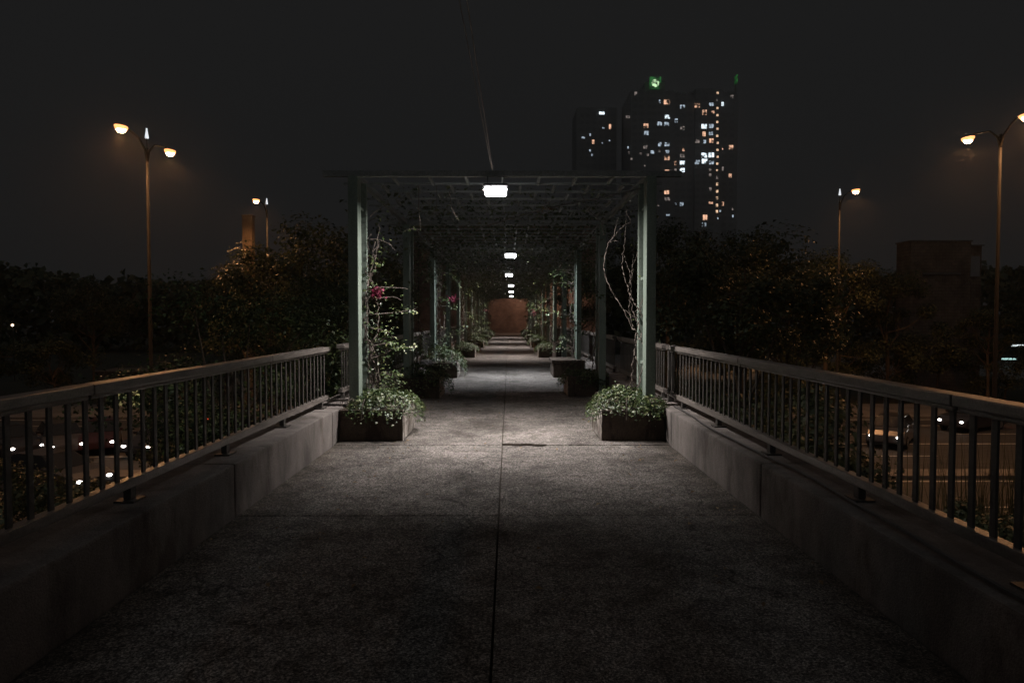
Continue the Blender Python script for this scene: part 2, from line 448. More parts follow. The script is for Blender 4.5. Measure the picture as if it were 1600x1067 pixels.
for i in range(nrow):
    y = .35 + i*.6
    q = MB(); q.box(-2.2, 2.2, y-.012, y+.012, ZR+.0705, ZR+.10)
    if i < 95: q.build('cross_bar', M['lattice'], pg)
    for j in range(-4, 5):
        x = j*.48 + (.24 if i % 2 else 0)
        if x > 2.15: continue
        if cnt < 96:
            q = MB(); q.box(x-.016, x+.016, y+.0125, y+.5875, ZR+.055, ZR+.095); q.build('slat', M['lattice'], pg); cnt += 1
        else: rest.box(x-.016, x+.016, y+.0125, y+.5875, ZR+.055, ZR+.095)
tag(rest.build('slat', M['lattice'], pg), kind='stuff')

# ------------------------------------------------------------------ lamps hanging under the lattice
LX = [-.165, .045, .01, .12, .16, .20]; LZ = [3.03, 3.03, 3.09, 3.10, 3.12, 3.13]
def pergola_lamp(i):
    y = 8.62 + 8.8*i
    nm = ['nearest and largest bright ceiling lamp over the front planters', 'second bright ceiling lamp along the middle of the pergola', 'third bright ceiling lamp along the middle of the pergola', 'fourth bright ceiling lamp along the middle of the pergola', 'fifth bright ceiling lamp, small, near the far end of the pergola', 'sixth and farthest tiny ceiling lamp of the pergola'][i]
    root = empty('ceiling_lamp', (LX[i], y, LZ[i]), nm, 'lamp', 'lamps along the pergola roof')
    a = MB(); a.box(-.15, .15, -.075, .075, .115, .145); a.box(-.16, -.149, -.07, .07, .07, .1145); a.box(.149, .16, -.07, .07, .07, .1145)
    a.build('housing', M['housing'], root, bevel=.004)
    d = MB()
    for yy in (-.064, .058): d.prism([(-.135,.02),(-.115,.004),(.115,.004),(.135,.02),(.135,.095),(-.135,.095)], yy, yy+.006)
    d.build('diffuser', M['tube'], root)
    c = MB(); c.box(-.062, -.052, -.066, -.0605, -.004, .114); c.box(-.062,-.052,-.066,.066,-.0105,-.0045)
    c.build('guard_bar', M['housing'], root)
    for xx in (-.1, .1):
        h = MB(); h.tube([(xx,0,.145),(xx,0,ZR-LZ[i]+.06)], .006); h.build('hanger', M['housing'], root)
    l = bpy.data.lights.new('lamp_light', 'AREA'); l.shape = 'RECTANGLE'; l.size = .26; l.size_y = .08
    l.energy = 235 if i == 0 else [0,190,175,160,150,140][i]
    l.spread = R(170)
    l.color = (1.0,.93,.90) if i == 0 else (.90,.94,1.0) if i == 1 else (1.0,.90,.86)
    lo = bpy.data.objects.new('lamp_light', l); COL.objects.link(lo); lo.parent = root; lo.location = (0,0,.082)
for i in range(6): pergola_lamp(i)

# ------------------------------------------------------------------ planters and ivy
def trough_mesh(seed, L=1.0, W=.78, H=.38):
    bm = bmesh.new()
    rnd = random.Random(seed)
    q = MB(); t_ = .07
    q.box(-W/2, W/2, 0, t_, 0, H); q.box(-W/2, W/2, L-t_, L, 0, H)
    q.box(-W/2, -W/2+t_, t_+.0005, L-t_-.0005, 0, H-.002); q.box(W/2-t_, W/2, t_+.0005, L-t_-.0005, 0, H-.002)
    me = q.mesh('planter_box', [M['planter'], M['whitewash']], bevel=.012)
    bm.from_mesh(me)
    for f in bm.faces:
        if abs(f.normal.x) > .7 and f.calc_center_median().x < -W/2+.03: f.material_index = 1
    bmesh.ops.subdivide_edges(bm, edges=[e for e in bm.edges if e.calc_length() > .2], cuts=7, use_grid_fill=True)
    for v in bm.verts:
        k_ = .006
        v.co += Vector((rnd.uniform(-k_,k_), rnd.uniform(-k_,k_), rnd.uniform(-k_,k_) if v.co.z > .02 else 0))
    bm.to_mesh(me); bm.free(); return me
trough = [trough_mesh(1), trough_mesh(2)]
sq = MB(); sq.box(-.315, .315, .075, .925, .05, .33); soil_me = sq.mesh('soil', M['soil'])

def mound(n, L=1.0, W=.78, h=.26, over=.2, size=.045, droop=.25):
    P = []; 
    u = rng.uniform(-1, 1, n*3); v = rng.uniform(-1, 1, n*3)
    ex, ey = W/2+over, L/2+over*.8
    x = u*ex; y = v*ey
    lump = .5+.5*np.sin(x*7+rng.uniform(0,6))*np.cos(y*6+rng.uniform(0,6))
    rr = np.sqrt(np.abs(u)**2.6+np.abs(v)**2.6)
    z = h*(1-rr**2)*(.65+.5*lump) + rng.normal(0,.025,n*3)
    # leaves beyond the rim hang down over it
    out = np.maximum(np.abs(x)-W/2, 0) + np.maximum(np.abs(y)-L/2, 0)*.9
    z -= out*droop/over*rng.uniform(.2,1.6,n*3)
    z *= np.where(rng.uniform(size=n*3) < .75, 1, rng.uniform(.1,.9,n*3))
    keep = (rr < 1.05) & (rng.uniform(size=n*3) < .25+.6*lump)
    P = np.stack([x, y+L/2, z+.36], 1)[keep][:n]
    Nn = np.stack([P[:,0]*1.2, (P[:,1]-L/2)*1.2, np.full(len(P), .9)], 1) + rng.normal(0,.45,(len(P),3))
    me = leaves_mesh('foliage', P, Nn, size, M['leaf'], var=.6)
    return me
mounds = [mound(3800, h=.22, over=.13, size=.034, droop=.13), mound(2900, h=.2, over=.14, size=.038, droop=.15), mound(2200, h=.3, over=.22, size=.042), mound(2500, h=.16, over=.16, size=.04, droop=.18), mound(3900, h=.22, over=.14, size=.036, droop=.11)]
def runner_mesh(seed):
    rnd = random.Random(seed); q = MB()
    pts = []
    for _ in range(14):
        a = rnd.uniform(0, 6.28); x, y = .3*math.cos(a), .5+.4*math.sin(a)
        for i in range(6):
            t_ = i/5; pts.append((x*(1+t_*.7), .5+(y-.5)*(1+t_*.5), .34+.22*math.sin(t_*2.6)-.18*t_*t_ + rnd.uniform(-.02,.02)))
        pts.append((0,.5,.36))
    q.tube(pts, .004, 4)
    return q.mesh('runner', M['stem'])
runners = [runner_mesh(3), runner_mesh(4)]
pname = {0: 'front', 1: 'second', 2: 'third', 3:'fourth'}
for i, fy in enumerate(FY):
    for sd, nm in ((-1,'left'), (1,'right')):
        if i == 3 : continue
        bench = (i == 2 and sd == 1)
        y = fy - .27; x = XC + sd*1.6
        if i == 1 and sd == 1: y += .3
        if bench: continue
        which = f'{ordn[i]} planter from the front on the {nm} side'
        if i == 0: which = f'stained stone trough planter at the foot of the front {nm} post'
        root = empty('planter', (x, y, 0), which if i == 0 else 'weathered stone trough, ' + which, 'planter', 'stone planters along the path')
        root.rotation_euler.z = 0 if sd == 1 else math.pi
        if sd == -1: root.location.y += 1.0
        link('planter_box', trough[i % 2], root); link('soil', soil_me, root)
        if i == 1 and sd == 1: k_ = 3
        else: k_ = [0, 2, 2, 3, 1, 1, 2, 1, 3, 1, 2, 1, 1][i]
        if i == 0 and sd == 1: k_ = 4
        iv = empty('ivy', (x, y, 0), f'green trailing ivy filling the front {nm} planter' if i == 0 else f'trailing ivy in the {ordn[i]} planter on the {nm} side', 'ivy', 'ivy mounds in the planters')
        fo = link('foliage', mounds[k_], iv); link('runner', runners[i % 2], iv)
        if i == 0 and sd == -1: fo.location.x = .06
        if i == 0 and sd == 1: fo.location.x = .02
        iv.scale.z = [1,.9,1.15,1,1,.8,.9,.8,.9,.8,.9,.8,.8][i]
# bare trough used as a low bench
bn = MB(); bn.box(XC+1.2, XC+1.98, FY[2]-.2, FY[2]+1.0, .0, .36); 
bn.box(XC+1.16, XC+1.99, FY[2]-.24, FY[2]+1.04, .362, .45)
tag(bn.build('concrete_bench', M['planter'], bevel=.02), 'bare low concrete bench block with a flat top on the right side', 'bench')
bk = MB(); bk.box(XC+1.72, XC+1.98, FY[4]-2.6, FY[4]-.6, 0, .62)
tag(bk.build('concrete_block', M['planter'], bevel=.02), 'short upright concrete block standing right behind the bare bench', 'block')

# crumpled pale bag on the second left planter
bgm = bmesh.new(); bmesh.ops.create_icosphere(bgm, subdivisions=3, radius=.13)
for v in bgm.verts:
    v.co.z *= .55; v.co.x *= 1.2
    v.co *= 1 + .22*math.sin(v.co.x*60+v.co.y*35)*math.cos(v.co.z*70) + random.uniform(-.06,.06)
me = bpy.data.meshes.new('plastic_bag'); bgm.to_mesh(me); bgm.free()
m, t, p = newmat('crumpled_plastic'); p.inputs['Base Color'].default_value = (.6,.58,.6,1); p.inputs['Roughness'].default_value = .45
me.materials.append(m); bo = link('plastic_bag', me, None, (XC-1.58, FY[1]+.75, .60)); tag(bo, 'crumpled pale plastic bag lying in the ivy of the second left planter', 'bag')

# ------------------------------------------------------------------ climbing vines
def spray_pts(p0, d, L, n=9, sag=.25, rnd=random):
    p = Vector(p0); d = Vector(d).normalized(); pts = [p.copy()]
    for i in range(n):
        d = (d + Vector((rnd.uniform(-.22,.22), rnd.uniform(-.22,.22), rnd.uniform(-.2,.2) - sag*i/n*.6))).normalized()
        p = p + d*(L/n); pts.append(p.copy())
    return pts
def leaves_along(pts, n, spread, size, dens_end=1.0):
    P = []; Nn = []
    for _ in range(n):
        t_ = random.random()**.7*(len(pts)-1); i = min(int(t_), len(pts)-2); f = t_-i
        c = pts[i]*(1-f)+pts[i+1]*f
        o = Vector((random.gauss(0,1), random.gauss(0,1), random.gauss(0,1)))*spread
        P.append(c+o); Nn.append(o.normalized()*.5+Vector((0,-.25,.8)))
    return P, Nn
def vine(name_label, x, y, side, seed, stems, zmax, sprays, leafn, size=.05, flowers=None, group=None, spec=None, leafcol='leaf'):
    random.seed(seed)
    root = empty('climbing_vine', (x, y, .3), name_label, 'vine', group)
    st = MB(); LP = []; LN = []
    for k_ in range(stems):
        ph = random.uniform(0, 6.28); r0 = random.uniform(.04, .11); pts = []; nz = 34
        top = zmax*random.uniform(.7, 1)
        wv = random.uniform(1.5, 3.4)
        for i in range(nz):
            z = top*i/(nz-1)
            rr = r0*(1+.35*math.sin(z*3+ph))
            pts.append(Vector((rr*math.cos(ph+z*wv)+.015*random.gauss(0,1), rr*math.sin(ph+z*wv)+.015*random.gauss(0,1), z)))
        st.tube(pts, [.009*(1-.6*i/nz) for i in range(nz)], 5)
        a, b_ = leaves_along(pts, int(leafn*.25/stems), .09, size); LP += a; LN += b_
    for (z, dx, dy, dz, L, n) in sprays:
        pts = spray_pts((0, 0, z), (dx, dy, dz), L)
        st.tube(pts, [.007*(1-.75*i/len(pts)) for i in range(len(pts))], 4)
        a, b_ = leaves_along(pts[2:], n, .05, size); LP += a; LN += b_
    if spec:
        for pts, r in spec: st.tube(pts, r, 5)
    st.build('stem', M['stem'], root)
    if LP:
        link('foliage', leaves_mesh('foliage', np.array([tuple(q) for q in LP]), np.array([tuple(q) for q in LN]), size, M[leafcol]), root)
    if flowers:
        c, n, sp = flowers
        P = np.array(c) + rng.normal(0, sp, (n, 3)); link('blossoms', leaves_mesh('blossoms', P, rng.normal(size=(n,3)), .045, M['flower'], asp=.9), root)
    return root
def loc(px, py, d, base): v = at(px, py, d); return Vector((v.x-base[0], v.y-base[1], v.z-base[2]))
VX, VY = XC-1.74, FY[0]+.45
def sp(px, py, dx, dz, L, n): return (at(px, py, VY).z-.3, dx, random.uniform(-.15,.15), dz, L, n)
vine('leafy vine with a pink flower cluster climbing the front left post', VX, VY, -1, 21, 6, 2.5,
     [sp(578,375,1,-.05,.38,12), sp(575,455,1,.25,.5,16), sp(578,468,1,.12,.42,5), sp(575,492,1,.1,.62,60), sp(575,512,.9,-.25,.4,50),
      sp(575,540,1,-.1,.35,40), sp(575,560,1,.35,.62,80), sp(575,585,1,.2,.45,60), sp(575,600,1,.1,.4,60), sp(575,610,1,.0,.3,50), sp(572,430,.5,.5,.25,20), sp(572,340,.6,.7,.3,16), sp(580,345,1,.2,.25,8)],
     1000, .046, ((*(loc(589,457,VY,(VX,VY,.3))),), 90, .042))
VX2, VY2 = XC+1.76, FY[0]+.35
B2 = (VX2, VY2, .3)
def path_(lst, d, r0, r1):
    pts = [loc(a, b_, d, B2) for a, b_ in lst]
    # soften
    out = []
    for i in range(len(pts)-1):
        for k_ in range(4):
            f = k_/4; q = pts[i]*(1-f)+pts[i+1]*f; out.append(q+Vector((random.gauss(0,.004), random.gauss(0,.012), random.gauss(0,.004))))
    out.append(pts[-1]); n = len(out)
    return out, [(r0+(r1-r0)*i/(n-1))*.72 for i in range(n)]
spec = [path_([(1000,530),(996,520),(988,511),(977,488),(965,470),(953,450),(945,432),(943,415),(946,398),(950,380),(958,371),(966,361),(975,353),(985,348),(981,338),(977,326)], 8.8, .011, .004),
        path_([(950,380),(958,377),(964,377),(968,380)], 8.8, .006, .003), path_([(958,371),(962,355),(966,340)], 8.8, .006, .003),
        path_([(1003,495),(1000,485),(990,473),(984,458),(981,450),(975,430),(972,412),(973,398),(975,380),(977,356),(978,330)], 8.9, .010, .004),
        path_([(998,522),(995,518),(988,507),(985,495),(983,480),(986,462),(986,450),(987,430),(988,415),(989,398)], 8.85, .008, .004),
        path_([(985,432),(982,420),(977,408),(974,398)], 8.8, .006, .003),
        path_([(999,600),(999,580),(996,565),(992,550),(994,536),(998,528)], 8.9, .008, .006),
        path_([(988,488),(996,484),(1002,480),(1006,470)], 8.75, .006, .003)]
vine('bare twisted vine stems hanging beside the front right post', VX2, VY2, 1, 5, 2, 2.2,
     [(1.2,-.8,0,.1,.2,4)], 30, .045, None, None, spec)
# hanging bits from the front of the lattice
vb = empty('hanging_twig', tuple(at(852,328,9.6)), 'lit dry leafy twig dangling from the lattice right of the front lamp', 'twig')
q = MB(); tp = [Vector((.0,0,.32)), Vector((.01,0,.14)), Vector((-.01,.0,.05)), Vector((-.06,.02,-.06)), Vector((-.08,0,-.1))]
q.tube(tp, .004, 4); q.tube([Vector((-.01,0,.05)), Vector((.06,0,.0)), Vector((.12,0,.01))], .004, 4); q.build('stem', M['stem'], vb)
a, b_ = leaves_along(tp[1:], 12, .035, .05); a2, b2 = leaves_along([Vector((-.01,0,.05)), Vector((.12,0,.01))], 8, .025, .05)
link('foliage', leaves_mesh('foliage', np.array([tuple(v) for v in a+a2]), np.array([tuple(v) for v in b_+b2]), .05, M['dry']), vb)
for lab, lst, d in (('thin bent twig hanging left under the front of the lattice', [(655,292),(655,330),(657,345),(658,360),(648,359),(640,358),(633,362)], 9.3),
                    ('thin forked twig hanging left of the front lamp', [(703,300),(706,325),(711,336),(717,346)], 9.3),
                    ('curled thin twig hanging near the left of the lattice', [(683,292),(683,322),(679,334),(670,340)], 9.5),
                    ('drooping thin leafy shoot under the lattice toward the right posts', [(905,300),(921,332),(932,341),(940,350),(943,368)], 9.6)):
    pts = [at(a_, c_, d) for a_, c_ in lst]; base = pts[0].copy()
    q = MB(); pts = [p_v - base for p_v in pts]; q.tube(pts, [.006-.003*i/len(pts) for i in range(len(pts))], 5)
    rt = empty('hanging_twig', base, lab, 'twig'); q.build('stem', M['stem'], rt)
    a, b_ = leaves_along(pts[2:], 9, .03, .04)
    link('foliage', leaves_mesh('foliage', np.array([tuple(v) for v in a]), np.array([tuple(v) for v in b_]), .04, M['leaf']), rt)

rv = random.Random(5)
for i, fy in enumerate(FY[1:], 1):
    for sd, nm in ((-1,'left'), (1,'right')):
        lush = 1.0 if i % 2 == 0 else .6
        sprays = []
        for _ in range(9 if i < 8 else 6):
            z = rv.uniform(.3, 2.9)
            sprays.append((z, -sd*rv.uniform(.1,1), rv.uniform(-1,1), rv.uniform(-.2,.5), rv.uniform(.3,.85)*(1 if i < 7 else .6), int(40*lush)))
        fl = None
        if (i, sd) in ((6, 1), (3, 1), (2, -1), (8, -1)):
            fl = ((-sd*.35, 0, 1.7 if i != 6 else 1.5), 60, .07)
        vine(f'leafy vine climbing the {ordn[i]} post on the {nm} side', XC+sd*1.74, fy+.42, sd, 100+i*2+sd, 4, 2.9, sprays, int(360*lush), .06 if i < 6 else .075, fl, 'vines climbing the pergola posts')

# a mass of vines lying on the lattice roof further in
def canopy():
    n = 48000
    y = 10+51.5*rng.uniform(0, 1, n)**1.15; x = rng.uniform(-2.5, 2.5, n)
    lump = np.sin(x*2.3+y*.8)*np.cos(y*1.7+x) + np.sin(y*.9)*.6
    side = np.abs(x) > 1.75
    z = ZR+.12+rng.gamma(2,.10,n)*np.clip((y-9)/9, .15, 1)
    hang = (rng.uniform(size=n) < .22)
    z = np.where(hang, ZR+.02-rng.gamma(1.3,.16,n)*(.35+np.abs(x)/2.2), z)
    z = np.where(side & (rng.uniform(size=n) < .65), ZR-rng.uniform(-.2,1.0,n)**1.0*np.abs(1+.5*lump)*.9, z)
    far = (y > 26) & (rng.uniform(size=n) < .35)
    z = np.where(far, ZR-(np.abs(x)/1.9)**2.6*rng.uniform(0,1.3,n)*(.8+.4*lump), z)
    keep = (lump > -1.1+rng.normal(0,.5,n)) & (rng.uniform(size=n) < np.clip((y-9.5)/6, .12, 1))
    P = np.stack([x+XC, y, z], 1)[keep]
    return leaves_mesh('roof_vines', P, np.stack([rng.normal(0,.5,len(P)), rng.normal(0,.5,len(P)), np.ones(len(P))], 1), .085, M['leafdark'])
o = link('roof_vines', canopy()); tag(o, 'dense mass of dark vine leaves spread over the far pergola roof', 'vines', kind='stuff')

# leaf litter
n = 420
xs = np.where(rng.uniform(size=n) < .6, XC+np.sign(rng.normal(size=n))*(1.15+rng.gamma(1.2,.22,n)), rng.uniform(-1.8,1.8,n))
xs = np.clip(xs, XC-1.93, XC+1.93); yy = rng.uniform(3.5, 22, n)
ins = (np.abs(xs-XC) > 1.15) & (np.mod(yy-FY[0]+.27, PIT) < 1.05) & (yy > 8.2)
P = np.stack([xs, yy, np.full(n, .012)], 1)[~ins]
o = link('leaf_litter', leaves_mesh('leaf_litter', P, np.stack([rng.normal(0,.2,len(P)), rng.normal(0,.2,len(P)), np.ones(len(P))], 1), .04, M['dry']))
tag(o, 'dry fallen leaves scattered over the path near the planters', 'fallen leaves', kind='stuff')
# small orange dry leaf standing on the path
# ------------------------------------------------------------------ cables
def cable(lab, pts, r, name='cable', mt='cable'):
    q = MB(); q.tube(pts, r, 5); return tag(q.build(name, M[mt]), lab, 'cable')
M['wire'] = rough_mat('weathered_wire', (.42,.34,.29), (.55,.46,.4), 5, .5)
def sagline(a, b_, sag, n=24):
    a, b_ = Vector(a), Vector(b_); return [a.lerp(b_, i/n) + Vector((0,0,-sag*4*(i/n)*(1-i/n))) for i in range(n+1)]
cable('right one of two thin overhead wires running up from the front lamp', sagline((-.34,-6,3.42), (-.20,8.7,3.345), .02), .0035, 'overhead_wire', 'wire')
cable('left one of two thin overhead wires running up from the front lamp', sagline((-.46,-6,3.42), (-.21,8.7,3.365), .03), .0028, 'overhead_wire', 'wire')
cable('long slack cable crossing under the lattice from right to left', [at(1000,296,8.8), at(940,310,9.3), at(880,321,10), at(800,342,11.4), at(740,360,13.5), at(690,385,16.5), at(660,402,19)], .012)
cable('black cable lying along the top of the right low wall', [(XC+2.10+.03*math.sin(y*1.7), y, .41+.012*math.sin(y*2.3)**2) for y in [i*.3 for i in range(-3, 29)]], .011)

# ------------------------------------------------------------------ street lamps
def head(root, dy, light=True, energy=900):
    """arm reaching along y from the top of the pole, with a cobra head"""
    s = 1 if dy > 0 else -1; H = root['h']
    a = MB(); a.tube([(0,0,H-.9),(0,s*.15,H-.45),(0,s*.6,H-.08),(0,dy-s*.35,H+.08)], [.05,.045,.035,.03], 8)
    a.build('arm', M['lamppost'], root, smooth=True)
    h = MB(); h.lathe([(.04,.12),(.12,.10),(.25,.03),(.26,.0)], (0,0,0), 14)
    for i, v in enumerate(h.v): h.v[i] = (v[0]*.95, v[1]*1.7, v[2])
    ho = h.build('lamp_head', M['housing'], root, smooth=True, loc=(0, dy, H+.02)); ho.scale = (.85, .85, .85)
    bb = MB(); bb.lathe([(.03,-.29),(.13,-.26),(.19,-.18),(.20,-.10),(.15,-.06)], (0,0,0), 12)
    bb.build('bulb', M['sodium'], ho, smooth=True)
    l = MB(); l.lathe([(.19,-.15),(.235,-.10),(.25,-.05),(.255,-.001)], (0,0,0), 14)
    for i, v in enumerate(l.v): l.v[i] = (v[0]*.95, v[1]*1.5, v[2])
    link('lens', l.mesh('lens', M['sodium_glass'], smooth=True), ho)
    L = bpy.data.lights.new('street_light', 'SPOT'); L.energy = energy; L.color = (1.0,.45,.17); L.shadow_soft_size = .12
    L.spot_size = R(166); L.spot_blend = .62
    lo = bpy.data.objects.new('street_light', L); COL.objects.link(lo); lo.parent = root; lo.location = (0, dy, H-.40)
def street_lamp(x, y, top, heads, label, beacon=True, energy=900):
    root = empty('street_lamp', (x, y, STREET+.15), label, 'street lamp', 'orange street lamps')
    root['h'] = top-STREET-.15; H = root['h']
    q = MB(); q.lathe([(.16,0),(.16,.02),(.11,.05),(.10,.6),(.085,.65),(.052,H-.5),(.045,H-.35)], (0,0,0), 12); q.build('pole', M['lamppost'], root, smooth=True)
    if beacon:
        q = MB(); q.lathe([(.075,H+.05),(.07,H+.12),(.03,H+.38),(.03,H+.45)], (0,0,0), 10); q.build('beacon', M['white_led'], root, smooth=True)
        q = MB(); q.lathe([(.02,H-.35),(.02,H+.049)], (0,0,0), 6); q.build('beacon_stem', M['housing'], root)
    for dy in heads: head(root, dy, energy=energy)
    del root['h']
    return root
street_lamp(-14.72, 28.1, 8.75, (-1.85, 1.9), 'tall double headed street lamp on the left, pole clear of the trees', energy=1050)
street_lamp(-16.7, 47.5, 9.3, (-2.0,), 'farther single headed street lamp left of the reddish tree', energy=1050)
street_lamp(19.55, 27.3, 9.15, (-1.35, 1.95), 'tall double headed street lamp cut by the right edge of the photo', beacon=False, energy=1050)
street_lamp(21.05, 43.6, 9.25, (-2.0,), 'farther single headed street lamp on the right above the trees', energy=1050)

# ------------------------------------------------------------------ buildings
def Z(x, y):   # tower window place from the photo (enlarged crop coordinates)
    return 880 + x/4.103, 100 + y/4.103
TD = 300.0
K = TD/1067
tw = empty('apartment_tower', ((1068-795)*K, TD, STREET), 'tall dark apartment tower with scattered lit windows and a green rooftop sign', 'tower')
BX = (1068-795)*K
q = MB()
def X_(px): return (px-795)*K - BX
def Z_(py): return CAMZ - (py-497)*K - STREET
q.box(X_(984), X_(1052), .0, 24, 0, Z_(146)); q.box(X_(1052)+.01, X_(1084), 1.5, 22, 0, Z_(150))
q.box(X_(1084)+.01, X_(1126), .0, 24, 0, Z_(143)); q.box(X_(1126)+.01, X_(1152), 2, 22, 0, Z_(147))
q.build('wall', M['facade'], tw)
q = MB(); q.box(X_(1008), X_(1040), 4, 14, Z_(146)+.01, Z_(128)); q.box(X_(1090), X_(1112), 5, 12, Z_(143)+.01, Z_(136)); q.build('roof_plant_room', M['facade'], tw)
# unlit windows
q = MB()
for r_i in range(34):
    z = Z_(149 + r_i*10.65)
    if z < 4: continue
    for px in (990,1000,1012,1020,1029,1041,1058,1067,1077,1088,1099,1110,1132,1143):
        yo = {True: -.03}.get(px < 1052 or 1084 < px < 1126, 1.47 if px < 1084 else 1.97)
        q.box(X_(px)-1.0, X_(px)+1.0, yo, yo+.02, z-.8, z+.8)
tag(q.build('unlit_window', M['glass'], tw), kind='stuff')
wins = [ # x, y, kind, w, h (crop px)
 (457,208,'d',18,26),(242,330,0,0,0)]
W = [(457,208,'d',16,24),(610,257,'w2',10,22),(655,259,'o',38,30),(760,283,'w2',30,24),(848,281,'o',34,26),(938,274,'w2',28,20),(1009,272,'w',15,24),
 (895,325,'o',28,32),(947,323,'o',20,16),(659,352,'w',32,24),(719,370,'w2',22,24),(408,353,'d',26,18),(609,395,'w2',30,24),(654,398,'w2',30,24),
 (523,409,'o',30,28),(893,412,'w',34,28),(939,410,'w2',30,26),(760,418,'d',28,24),(526,455,'w2',28,26),(893,460,'o',20,30),(937,457,'w2',26,22),
 (850,506,'d',30,22),(897,508,'w2',18,22),(941,502,'o',28,26),(612,525,'w2',20,26),(657,526,'w2',30,24),(520,542,'d',26,22),(660,574,'w2',24,22),
 (769,553,'o',16,20),(762,592,'d',30,22),(565,574,'w2',22,20),(535,592,'d',16,14),(490,585,'d',16,14),(658,612,'o',32,26),(895,594,'w',36,30),(941,592,'w',34,30),
 (1076,537,'o',28,28),(1014,547,'o',20,10),(718,639,'o',16,26),(762,638,'w',32,26),(852,638,'w2',32,26),(898,632,'w',34,30),(942,640,'w2',30,22),
 (762,683,'w',30,26),(716,684,'d',18,20),(660,702,'o',34,34),(1072,716,'o',18,26),(1016,672,'d',26,24),(936,686,'d',18,18),(934,718,'d',16,18),(937,810,'d',14,26),
 (658,828,'o',30,24),(662,870,'d',34,20),(722,896,'w2',10,14),(760,900,'w2',22,24),(941,894,'o',26,14),(1023,895,'o',20,26),(1002,947,'w2',13,12),
 (668,972,'w2',22,10),(905,988,'o',28,34),(899,1032,'w2',26,24),(410,546,'w2',8,14),(415,580,'d',10,18),(432,618,'d',12,12),(517,660,'d',8,10),(420,880,'d',16,12),
 (606,910,'d',10,12),(1090,930,'d',8,14),(1092,975,'w2',8,16),(987,993,'w2',8,12),(1076,216,'d',26,20),(610,568,'d',10,14)]
mk = {'w':'win_white','w2':'win_white2','o':'win_orange','d':'win_dim','s':'win_stair'}
for y in [203,247,298,342,385,428,472,516,560,604,647,690,735,776,822,864,910,950]:
    W.append((977 if y < 500 else 980, y, 's' if y not in (247,735) else 'd', 13, 13 if y < 700 else 18))
for (x, y, k_, ww, hh) in W:
    px, py = Z(x, y); yo = -.06
    if 1052 < px < 1084: yo = 1.44
    if px > 1126: yo = 1.94
    q = MB(); hw = ww/4.103*K*.5; h2 = hh/4.103*K*.5
    q.box(X_(px)-hw, X_(px)-.09, yo, yo+.04, Z_(py)-h2, Z_(py)+h2) if ww > 22 else q.box(X_(px)-hw, X_(px)+hw, yo, yo+.04, Z_(py)-h2, Z_(py)+h2)
    if ww > 22: q.box(X_(px)+.09, X_(px)+hw, yo, yo+.04, Z_(py)-h2, Z_(py)+h2)
    q.build('window', M[mk[k_]], tw)
# rooftop sign: green panel with a pale round emblem
sx_, sy_ = Z(583, 138)
sg = MB(); sg.box(X_(sx_)-2.5, X_(sx_)+2.5, .5, 1.0, Z_(sy_)-2.6, Z_(sy_)+2.7)
so = sg.build('sign_panel', M['green'], tw)
em = MB()
for k_ in range(7):
    a = k_*2*math.pi/7+.3; cx, cz = X_(sx_)+.95*math.cos(a), Z_(sy_)+1.05*math.sin(a)-.1
    pts = [(cx+.72*math.cos(t_*math.pi/5), cz+.72*math.sin(t_*math.pi/5)) for t_ in range(10)]
    em.prism(pts, .40-.004*k_, .48)
em.prism([(X_(sx_)+.6*math.cos(t_*math.pi/6), Z_(sy_)-.1+.6*math.sin(t_*math.pi/6)) for t_ in range(12)], .36, .395)
em.build('emblem', M['rosette'], so)
q = MB(); px, py = Z(1115, 97); q.box(X_(px)-.2, X_(px)+.25, 3, 6, Z_(py)-1.8, Z_(py)+1.8)
o = q.build('side_sign', emit_mat('green_side_sign', (.05,.5,.08), .25, 1.6), tw)
q = MB(); q.box(X_(px)-.2, X_(px)+.3, 4, 6, Z_(147), Z_(py)-1.81); q.build('sign_mast', M['facade'], tw)

t2 = empty('apartment_tower', ((928-795)*.3, 320, STREET), 'second darker tower left of the tall one with only a few lit windows', 'tower')
K2 = 320/1067; B2x = (928-795)*.3
q = MB(); q.box((900-795)*K2-B2x, (962-795)*K2-B2x, 0, 22, 0, CAMZ+(497-172)*K2-STREET); q.build('wall', M['facade'], t2)
q = MB()
for r_i in range(26):
    z = CAMZ+(497-184-r_i*11)*K2-STREET
    for px in (908,917,927,937,947,956): q.box((px-795)*K2-B2x-.9, (px-795)*K2-B2x+.9, -.03, -.005, z-.8, z+.8)
tag(q.build('unlit_window', M['glass'], t2), kind='stuff')
for (x, y, k_, ww, hh) in [(242,330,'w',34,16),(253,420,'w2',14,12),(295,415,'o',14,30),(168,466,'w2',10,14),(125,483,'w2',20,12),(188,510,'o',14,26),(168,565,'w2',10,14),(182,592,'w2',10,14),(246,517,'w2',8,8),(292,502,'w2',8,8)]:
    px, py = Z(x, y); q = MB(); cx = (px-795)*K2-B2x; cz = CAMZ-(py-497)*K2-STREET
    q.box(cx-ww/8.2*K2, cx+ww/8.2*K2, -.06, -.035, cz-hh/8.2*K2, cz+hh/8.2*K2); q.build('window', M[mk[k_]], t2)

